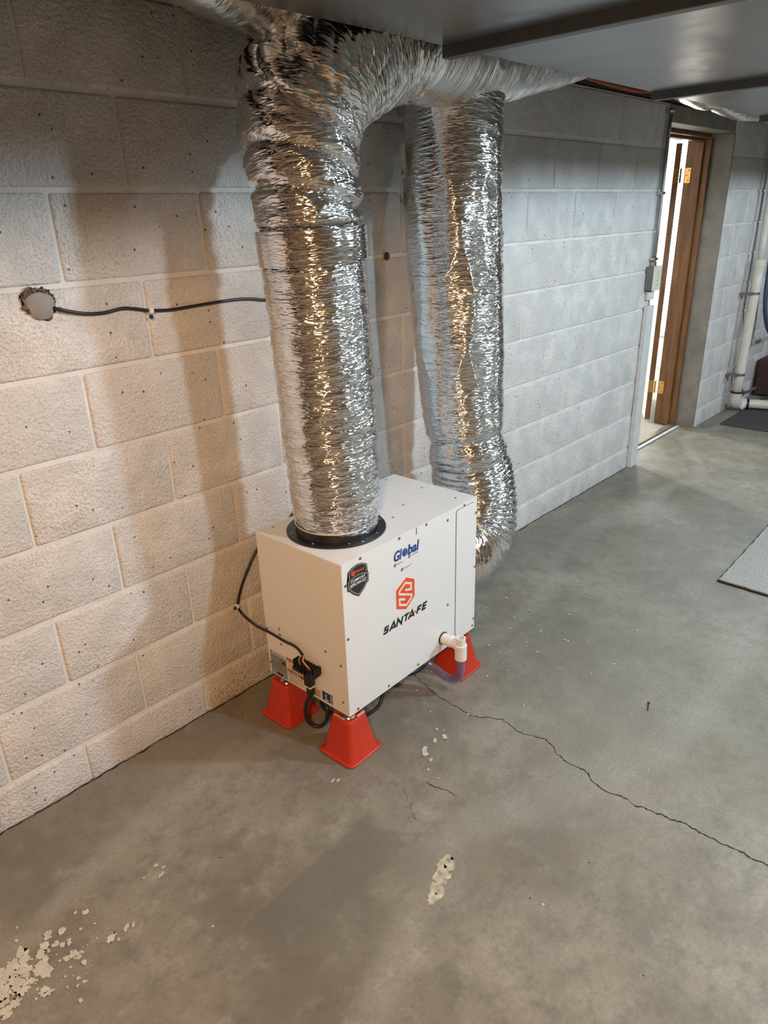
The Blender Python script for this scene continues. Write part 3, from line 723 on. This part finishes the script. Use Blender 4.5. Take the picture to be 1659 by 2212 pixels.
# terminal block (with fins), thin wires
tb = empty('terminal_block', (-.0015, .15, .10)); tb.parent = dh
bm = bmesh.new(); add_box(bm, -.020, 0, -.045, .055, .0, .020, .002)
for k in range(9): add_box(bm, -.026, -.002, -.043+.011*k, -.0395+.011*k, -.004, .024)
o = obj('terminal_body', bm, MBLK, tb)
for k in range(5): prism('terminal_tooth', [(-.05+.011*k, -.0), (-.042+.011*k, -.0), (-.046+.011*k, -.013)], (-.018, 0, 0), LX, LZ, .012, MBLK, tb)
for k in range(8): lathe('terminal_screw', [(0, .0028), (.001, .0025)], (-.0205, -.037+.011*k, .010), (-1, 0, 0), MSCR, tb, 8)
for k, (yy, mm) in enumerate(((-.02, MPWHITE), (-.012, MRED), (-.004, MBRWR), (.006, MBLK), (.018, MPWHITE))):
    tube('wire', [(-.012, .012+.002*k, .048), (-.028, .5*yy+.008, .040), (-.027, yy, .026), (-.021, yy, .010)], .0011, mm, tb, 16, 6)
for yy in (-.040, -.047): box('terminal_pin', -.006, -.004, yy-.0008, yy+.0008, .018, .030, MBLK, tb)
# plug hanging below the terminal block
pl = empty('power_plug', (-.0015, .145, .05)); pl.parent = dh
box('plug_body', -.026, -.002, -.012, .014, .0, .045, MBLK, pl, .004)
box('plug_neck', -.022, -.004, -.010, .012, -.034, -.004, MBLK, pl, .004)
box('tie_band', -.0235, -.003, -.0112, .0132, -.006, -.003, MPWHITE, pl, .001)
# drain fitting
dr = empty('drain_fitting', (.432, -.002, .048)); dr.parent = dh
lathe('gasket', [(0, .0215), (.003, .0215)], (0, 0, 0), (0, -1, 0), MBLK, dr, 28)
lathe('drain_stub', [(0, .018), (.004, .0185), (.030, .0175), (.031, .0195), (.035, .0195), (.036, .0165), (.060, .0165)], (0, -.002, 0), (0, -1, 0), MPVC, dr, 28)
lathe('drain_tee', [(-.040, .0165), (-.040, .0195), (.012, .0195), (.013, .0165), (.0131, .0150), (.038, .0150), (.038, .0115), (.0, .0115)], (0, -.072, -.008), (0, 0, 1), MPVC, dr, 28)
bm = bmesh.new(); tube_bm(bm, [Vector(p) for p in ((0, -.040, 0), (0, -.060, -.006), (0, -.075, -.016))], .0155, 18); obj('drain_branch', bm, MPVC, dr, True)

# feet and risers
def riser(x, y, lab, rz=0):
    r = empty('bed_riser', (x, y, 0), rz); tag(r, lab, 'riser', 'orange plastic risers under the machine')
    return r
def sq_ring(h, z, rc, n=6):
    P = []
    for a0, sx_, sy_ in ((0, 1, 1), (90, -1, 1), (180, -1, -1), (270, 1, -1)):
        for i in range(n+1):
            a = math.radians(a0+90*i/n); P.append((sx_*(h-rc)+rc*math.cos(a), sy_*(h-rc)+rc*math.sin(a), z))
    return P
bm = bmesh.new(); secs = [(.069, 0, .020), (.0705, .002, .021), (.0705, .006, .021), (.068, .0085, .019), (.0605, .0095, .016), (.0590, .012, .015), (.0385, .122, .013), (.0375, .1275, .012), (.0360, .1290, .011), (.0270, .1290, .008), (.0255, .1275, .008), (.0245, .119, .008)]
rings = [[bm.verts.new(p) for p in sq_ring(*s_)] for s_ in secs]
for a, b_ in zip(rings, rings[1:]):
    n_ = len(a)
    for k in range(n_): bm.faces.new((a[k], a[(k+1) % n_], b_[(k+1) % n_], b_[k]))
bm.faces.new(rings[-1]); bm.faces.new(rings[0][::-1]); bmesh.ops.recalc_face_normals(bm, faces=bm.faces)
rme = bpy.data.meshes.new('riser_body'); bm.to_mesh(rme); bm.free(); rme.shade_smooth(); rme.set_sharp_from_angle(angle=math.radians(40)); rme.materials.append(MORG)
for x, y, lab, st_ in ((.380, -.474, 'orange-red plastic riser nearest the camera, under the front corner of the machine', 1),
                  (.374, -.205, 'orange-red plastic riser beside the block wall, under the label side of the machine', 0),
                  (.912, -.462, 'orange-red plastic riser behind the white drain pipe at the far front corner', 0),
                  (.915, -.205, 'orange-red plastic riser hidden behind the machine at its far corner next to the wall', 0)):
    r = riser(x, y, lab, .03)
    ob = bpy.data.objects.new('riser_body', rme); C.objects.link(ob); ob.parent = r
    if st_:
        s_a = box('sticker', -.0335, -.0275, -.012, .030, .1290, .1294, MLBL, r); box('sticker', .004, .034, -.0335, -.0275, .1290, .1294, MLBL, r)
    # chrome levelling foot belongs to the machine
    lx, ly = x-.345, y+.516
    lathe('foot', [(0, .0205), (.003, .0215), (.006, .019), (.008, .007), (.038, .006)], (lx-DY*0, ly, -.038), (0, 0, 1), MCHR, dh, 24)

# drain hose
hs = tube('drain_hose', [(.789, -.576, .160), (.789, -.577, .125), (.789, -.574, .085), (.786, -.553, .060), (.780, -.520, .058), (.770, -.488, .078), (.752, -.455, .098), (.72, -.41, .115), (.68, -.36, .125), (.62, -.32, .118)], .0135, MVIN, None, 70, 18, cap=False)
sol = hs.modifiers.new('wall', 'SOLIDIFY'); sol.thickness = .0022; sol.offset = -1
tag(hs, 'clear purple-tinted vinyl drain hose curving from the white fitting to under the machine', 'hose')
# power cord
pc = tube('power_cord', [(.331, -.371, .175), (.322, -.360, .150), (.316, -.352, .105), (.320, -.362, .070), (.336, -.385, .058), (.352, -.405, .085), (.362, -.400, .120), (.385, -.375, .132), (.41, -.33, .10), (.425, -.30, .045), (.44, -.32, .014), (.47, -.375, .010), (.51, -.415, .010), (.565, -.425, .030), (.60, -.405, .085), (.61, -.37, .13)], .0058, MCORD, None, 150, 10)
tag(pc, 'black power cord looping below the label side and along the floor under the machine', 'cord')
pc2 = tube('extension_cord', [(.60, -.30, .125), (.615, -.37, .118), (.64, -.43, .105), (.68, -.462, .100), (.735, -.470, .110), (.78, -.44, .125), (.80, -.38, .132)], .0085, MCORD, None, 60, 10)
tag(pc2, 'thicker black cord hanging in a shallow loop beneath the front edge of the machine', 'cord')
# black thermostat cable along the wall
cabP = [(-.040, -.003, 1.297), (-.028, -.012, 1.292), (.03, -.008, 1.276), (.08, -.006, 1.272), (.13, -.006, 1.277), (.165, -.006, 1.272), (.205, -.007, 1.264), (.27, -.006, 1.259), (.36, -.006, 1.262), (.44, -.006, 1.264), (.50, -.006, 1.263), (.555, -.008, 1.256), (.62, -.008, 1.235), (.665, -.008, 1.12), (.69, -.008, .92), (.69, -.008, .75), (.655, -.008, .62), (.59, -.008, .545), (.53, -.008, .520), (.48, -.008, .508), (.440, -.009, .480), (.395, -.009, .42), (.368, -.010, .375), (.352, -.010, .328), (.358, -.018, .300), (.362, -.045, .285), (.350, -.090, .292), (.333, -.145, .309)]
# onto the cabinet side: points in cabinet space -> world
def cab(p): a = math.cos(DY); s = math.sin(DY); return (.345+p[0]*a-p[1]*s, -.516+p[0]*s+p[1]*a, .157+p[2])
cabP += [cab(p) for p in ((-.012, .330, .160), (-.010, .295, .157), (-.010, .250, .155), (-.011, .210, .158), (-.014, .185, .156), (-.018, .166, .150))]
tc = tube('control_cable', cabP, .0042, MCORD, None, 260, 8)
tag(tc, 'thin black control cable running from the wall hole to the terminal block on the machine', 'cable')
for k, (a, b_) in enumerate(((.245, .152), (.212, .159))):
    tb_ = box('cable_tie', *[0]*0, 0, .006, 0, .008, 0, .012, MCORD, tc) if False else None
for (px_, pz_, lab) in ((.205, 1.264, 'small white nail-in cable clip on the wall at a block joint'), (.350, .327, 'small nail-in cable clip on the wall left of the machine')):
    cl = empty('cable_clip', (px_, 0, pz_)); tag(cl, lab, 'cable clip', 'nail-in clips of the black cable')
    box('clip_body', -.006, .006, -.015, -.002, -.007, .007, MPVC, cl, .002)
    lathe('nail', [(0, .0055), (.003, .0055), (.005, .004)], (-.004 if pz_ > 1 else -.012, -.012, -.015 if pz_ > 1 else .0), (0, -1, 0), MDBLUE if pz_ > 1 else MINK, cl, 14)
# patched hole in the wall
rs = random.Random(4)
def blob(cx_, cz_, rx, rz, n, jag, rnd, p=1.0):
    P = []
    for i in range(n):
        a = 2*math.pi*i/n; k = 1+rnd.uniform(-jag, jag); P.append((cx_+rx*k*math.cos(a), cz_+rz*k*math.sin(a)))
    return P
hp = [(-.108, 1.325), (-.100, 1.338), (-.083, 1.345), (-.062, 1.337), (-.040, 1.322), (-.033, 1.300), (-.040, 1.284), (-.052, 1.270), (-.067, 1.274), (-.085, 1.290), (-.104, 1.305)]
jag = []
for i in range(len(hp)):
    a = Vector(hp[i]); b_ = Vector(hp[(i+1) % len(hp)])
    for q in range(4):
        p = a.lerp(b_, q/4); jag.append((p.x+rs.uniform(-.003, .003), p.y+rs.uniform(-.003, .003)))
hl = prism('patched_hole', jag, (0, -.0015, 0), (1, 0, 0), (0, 0, 1), .003, MHOLE, None)
tag(hl, 'ragged hole in the painted block wall filled with grey putty, left end of the cable', 'wall patch')
bm = bmesh.new(); ctr = bm.verts.new((-.066, -.012, 1.303)); R1 = [bm.verts.new((-.066+.029*math.cos(t)*(1+.1*math.sin(3*t)), -.008, 1.303+.030*math.sin(t)*(1+.08*math.cos(2*t)))) for t in [2*math.pi*i/24 for i in range(24)]]
R0 = [bm.verts.new((v.co.x*1.0+(v.co.x+.066)*.12, -.004, v.co.z+(v.co.z-1.303)*.12)) for v in R1]
for i in range(24): bm.faces.new((ctr, R1[i], R1[(i+1) % 24])); bm.faces.new((R1[i], R0[i], R0[(i+1) % 24], R1[(i+1) % 24]))
bmesh.ops.recalc_face_normals(bm, faces=bm.faces); obj('putty', bm, MSTUC, hl, True)
bm = bmesh.new()
for i in range(70):
    a = rs.uniform(0, 6.28); rr = rs.uniform(.80, 1.05); x = -.070+.036*rr*math.cos(a); z = 1.310+.032*rr*math.sin(a)+.002
    if z < 1.290 and x < -.075: continue
    g_ = bmesh.ops.create_icosphere(bm, subdivisions=1, radius=rs.uniform(.0018, .0042))['verts']
    for v in g_: v.co = v.co*rs.uniform(.8, 1.2)+Vector((x, -.005, z))
cr = obj('crumbled_block', bm, MHOLE, hl); cr['kind'] = 'stuff'

# ------------------------------------------------------------------ things on the floor
rug = empty('carpet_remnant', (2.105, -.94, 0)); tag(rug, 'grey carpet remnant lying on the concrete at the right edge of the picture', 'carpet')
def rugpts(o=0): 
    rr = random.Random(2); P = []
    for a, b_, n in (((0, 0), (1.9, .03), 60), ((1.9, .03), (1.9, -1.0), 30), ((1.9, -1.0), (-.01, -1.03), 60), ((-.01, -1.03), (0, 0), 40)):
        for i in range(n): P.append((a[0]+(b_[0]-a[0])*i/n+rr.uniform(-.002, .002), a[1]+(b_[1]-a[1])*i/n+rr.uniform(-.002, .002)))
    return P
prism('carpet_backing', rugpts()[::-1], (0, 0, .0005), (1, 0, 0), (0, 1, 0), .009, MRUB, rug)
prism('carpet_pile', [(a, b_) for a, b_ in rugpts()][::-1], (.003, -.003, .0096), (1, 0, 0), (0, 1, 0), .005, MCRP, rug)
mt = box('rubber_mat', 4.50, 6.2, -.98, -.12, .001, .010, MMAT, None, .003); tag(mt, 'dark grey floor mat in front of the low white drain pipe', 'mat')
nl = empty('rusty_nail', (1.133, -1.064, 0), math.radians(20)); tag(nl, 'short rusty nail lying on the open concrete floor', 'nail')
tube('shank', [(-.022, 0, .0025), (.014, 0, .0025)], .0017, MRUST, nl, 3, 8); lathe('head', [(0, .0045), (.0015, .0045)], (.014, 0, .0045), (1, 0, 0), MRUST, nl, 12)
# crack in the slab
rs = random.Random(12)
CP = [(.80, -.30), (.787, -.369), (.752, -.478), (.744, -.564), (.732, -.657), (.778, -.749), (.767, -.831), (.793, -.893), (.760, -.947), (.741, -.992), (.748, -1.047), (.713, -1.128), (.721, -1.187), (.731, -1.284), (.744, -1.333), (.742, -1.409), (.747, -1.468), (.744, -1.531), (.75, -1.62), (.73, -1.8), (.76, -2.1)]
def crack(name, CP, w0, w1, seed, z=.0005, step=.006, jg=.0035):
    rs = random.Random(seed); bm = bmesh.new(); prev = None
    L = []
    for a, b_ in zip(CP, CP[1:]):
        a = Vector(a); b_ = Vector(b_); n = max(2, int((b_-a).length/step))
        for i in range(n): L.append(a.lerp(b_, i/n))
    off = 0
    for i, p in enumerate(L):
        off = off*.75+rs.uniform(-jg, jg); t = i/len(L); w_ = (w0+(w1-w0)*t)*rs.uniform(.35, 1.5)
        d = (L[min(i+1, len(L)-1)]-L[max(i-1, 0)]).normalized(); n_ = Vector((-d.y, d.x)); q = p+n_*off
        c = (bm.verts.new((q.x-n_.x*w_/2, q.y-n_.y*w_/2, z)), bm.verts.new((q.x+n_.x*w_/2, q.y+n_.y*w_/2, z)))
        if prev: bm.faces.new((prev[0], prev[1], c[1], c[0]))
        prev = c
    bmesh.ops.recalc_face_normals(bm, faces=bm.faces)
    for fc in bm.faces:
        if fc.normal.z < 0: fc.normal_flip()
    return obj(name, bm, MCRK, floor)
crack('crack', CP, .0018, .0055, 12)
crack('crack', [(-1.6, -.006), (0, -.006), (1.2, -.006), (2.4, -.006), (3.25, -.006)], .006, .005, 3, .0006, .01, .003)
crack('crack', [(.30, -.80), (.36, -.70), (.33, -.62)], .0009, .0004, 5)
crack('crack', [(.418, -.735), (.43, -.79), (.435, -.84)], .003, .0015, 6)
def splat(cx_, cy_, rx, ry, m, n=22, jag=.3, z=.0007, seed=0, ang=0):
    rnd = random.Random(seed); P = blob(0, 0, rx, ry, n, jag, rnd); ca, sa = math.cos(ang), math.sin(ang)
    P = [(cx_+a*ca-b_*sa, cy_+a*sa+b_*ca) for a, b_ in P]
    return P
def splats(name, lst, m, z=.0007):
    bm = bmesh.new()
    for i, (a, b_, rx, ry, an_) in enumerate(lst):
        vs = [bm.verts.new((x, y, z+.000006*i)) for x, y in splat(a, b_, rx, ry, m, seed=i, ang=an_, jag=.32)]
        fc = bm.faces.new(vs)
    bmesh.ops.triangulate(bm, faces=bm.faces[:])
    for fc in bm.faces:
        fc.normal_update()
        if fc.normal.z < 0: fc.normal_flip()
    o = obj(name, bm, m, floor); o['kind'] = 'stuff'; return o
rs = random.Random(9); lst = []
for cx_, cy_, k, sp_, mr in ((-.59, -.425, 30, .022, .018), (-.60, -.47, 20, .02, .016), (-.575, -.43, 26, .04, .009), (-.52, -.42, 26, .04, .009), (-.47, -.47, 24, .035, .006), (-.59, -.47, 14, .03, .010), (-.50, -.54, 10, .02, .005), (-.44, -.50, 12, .04, .004)):
    for i in range(k):
        r_ = mr*rs.uniform(.25, 1)**1.5; lst.append((cx_+rs.gauss(0, sp_), cy_+rs.gauss(0, sp_), r_*rs.uniform(.6, 1.6), r_, rs.uniform(0, 3)))
lst += [(-.405, -.503, .012, .008, .5), (-.37, -.505, .012, .005, .6), (-.355, -.51, .008, .003, .8), (-.24, -.44, .012, .004, .4), (-.225, -.425, .006, .003, 0), (-.235, -.407, .006, .004, 0)]
lst += [(.504, -.664, .010, .006, 0), (.515, -.650, .018, .008, .6), (.495, -.690, .007, .006, 0), (.568, -.647, .010, .005, .4), (.600, -.660, .012, .007, .9), (.46, -.71, .004, .004, 0), (.62, -.64, .004, .003, 0), (.25, -.533, .010, .003, .2), (.262, -.543, .008, .004, .2)]
for i in range(60):
    r_ = rs.uniform(.0012, .004); lst.append((rs.gauss(1.15, .35), rs.gauss(-.55, .17), r_*1.6, r_, rs.uniform(0, 3)))
splats('spilt_paint', [l for l in lst if not (l[1] > -.02)], MPNT)
splats('adhesive_patch', [(.235, -.945, .030, .018, .35), (.205, -.958, .032, .018, .35), (.170, -.972, .032, .016, .3), (.145, -.980, .018, .010, .3)], MPNT2, .0009)

# ------------------------------------------------------------------ PVC drain pipes far right
dp = empty('pvc_drain_pipe', (4.90, -.08, 0)); tag(dp, 'white plastic drain pipe coming down the far wall and turning right at the floor', 'pipe')
tube('vertical_pipe', [(.045, 0, 1.08), (.0, 0, .12)], .034, MPVCO, dp, 6, 20)
tube('upper_pipe', [(.065, .02, 1.95), (.045, .0, 1.08)], .023, MPVCO, dp, 6, 16)
lathe('coupling', [(0, .036), (.002, .039), (.05, .039), (.052, .030)], (.046, 0, 1.05), (0, 0, 1), MPVCO, dp, 24)
tube('elbow', [(.002, 0, .16), (.002, 0, .11), (.012, 0, .075), (.05, -.004, .056), (.085, -.012, .053), (.105, -.05, .052)], .040, MPVCO, dp, 16, 20)
lathe('elbow_rim', [(0, .043), (.012, .043)], (.001, 0, .15), (0, 0, 1), MBLK, dp, 24)
tube('horizontal_pipe', [(.10, -.03, .052), (.145, -.14, .052), (.36, -.85, .052)], .034, MPVCO, dp, 4, 20)
lathe('pipe_band', [(0, .041), (.018, .041)], (.107, -.052, .052), (.36, -1, 0), MBLK, dp, 24)
lathe('cleanout_cap', [(0, .022), (.02, .022)], (.055, -.035, .038), (0, -1, -.3), MPVC, dp, 20)
for zz in (.28, .86): lathe('pipe_strap', [(0, .0365), (.018, .0365)], (.008 if zz < .5 else .034, 0, zz), (0, 0, 1), MGREY, dp, 24); box('strap_ear', -.07 if zz < .5 else -.045, -.02, -.004, .070, zz, zz+.018, MGREY, dp)
h1 = tube('blue_hose', [(5.06, -.10, 1.95), (5.05, -.11, 1.4), (5.045, -.12, .98), (5.06, -.13, .78), (5.16, -.14, .62), (5.36, -.14, .52), (5.6, -.14, .52)], .016, MHOSEG, None, 60, 12)
tag(h1, 'dark blue hose hanging in a bend beside the far drain pipe', 'hose')
h2 = tube('grey_hose', [(5.10, -.05, 1.0), (5.16, -.05, .6), (5.10, -.05, .40), (5.02, -.05, .30), (5.06, -.05, .18), (5.16, -.06, .10), (5.4, -.07, .09)], .012, MGHOSE, None, 60, 12)
tag(h2, 'thin grey hose drooping behind the far drain pipe near the floor', 'hose')
sb = box('brown_bin', 5.52, 6.0, -.34, -.03, .0115, .30, simple('brown_paint', (.055, .022, .018), .6), None, .01); tag(sb, 'dark brown box partly cut off at the right edge above the pipe', 'box')
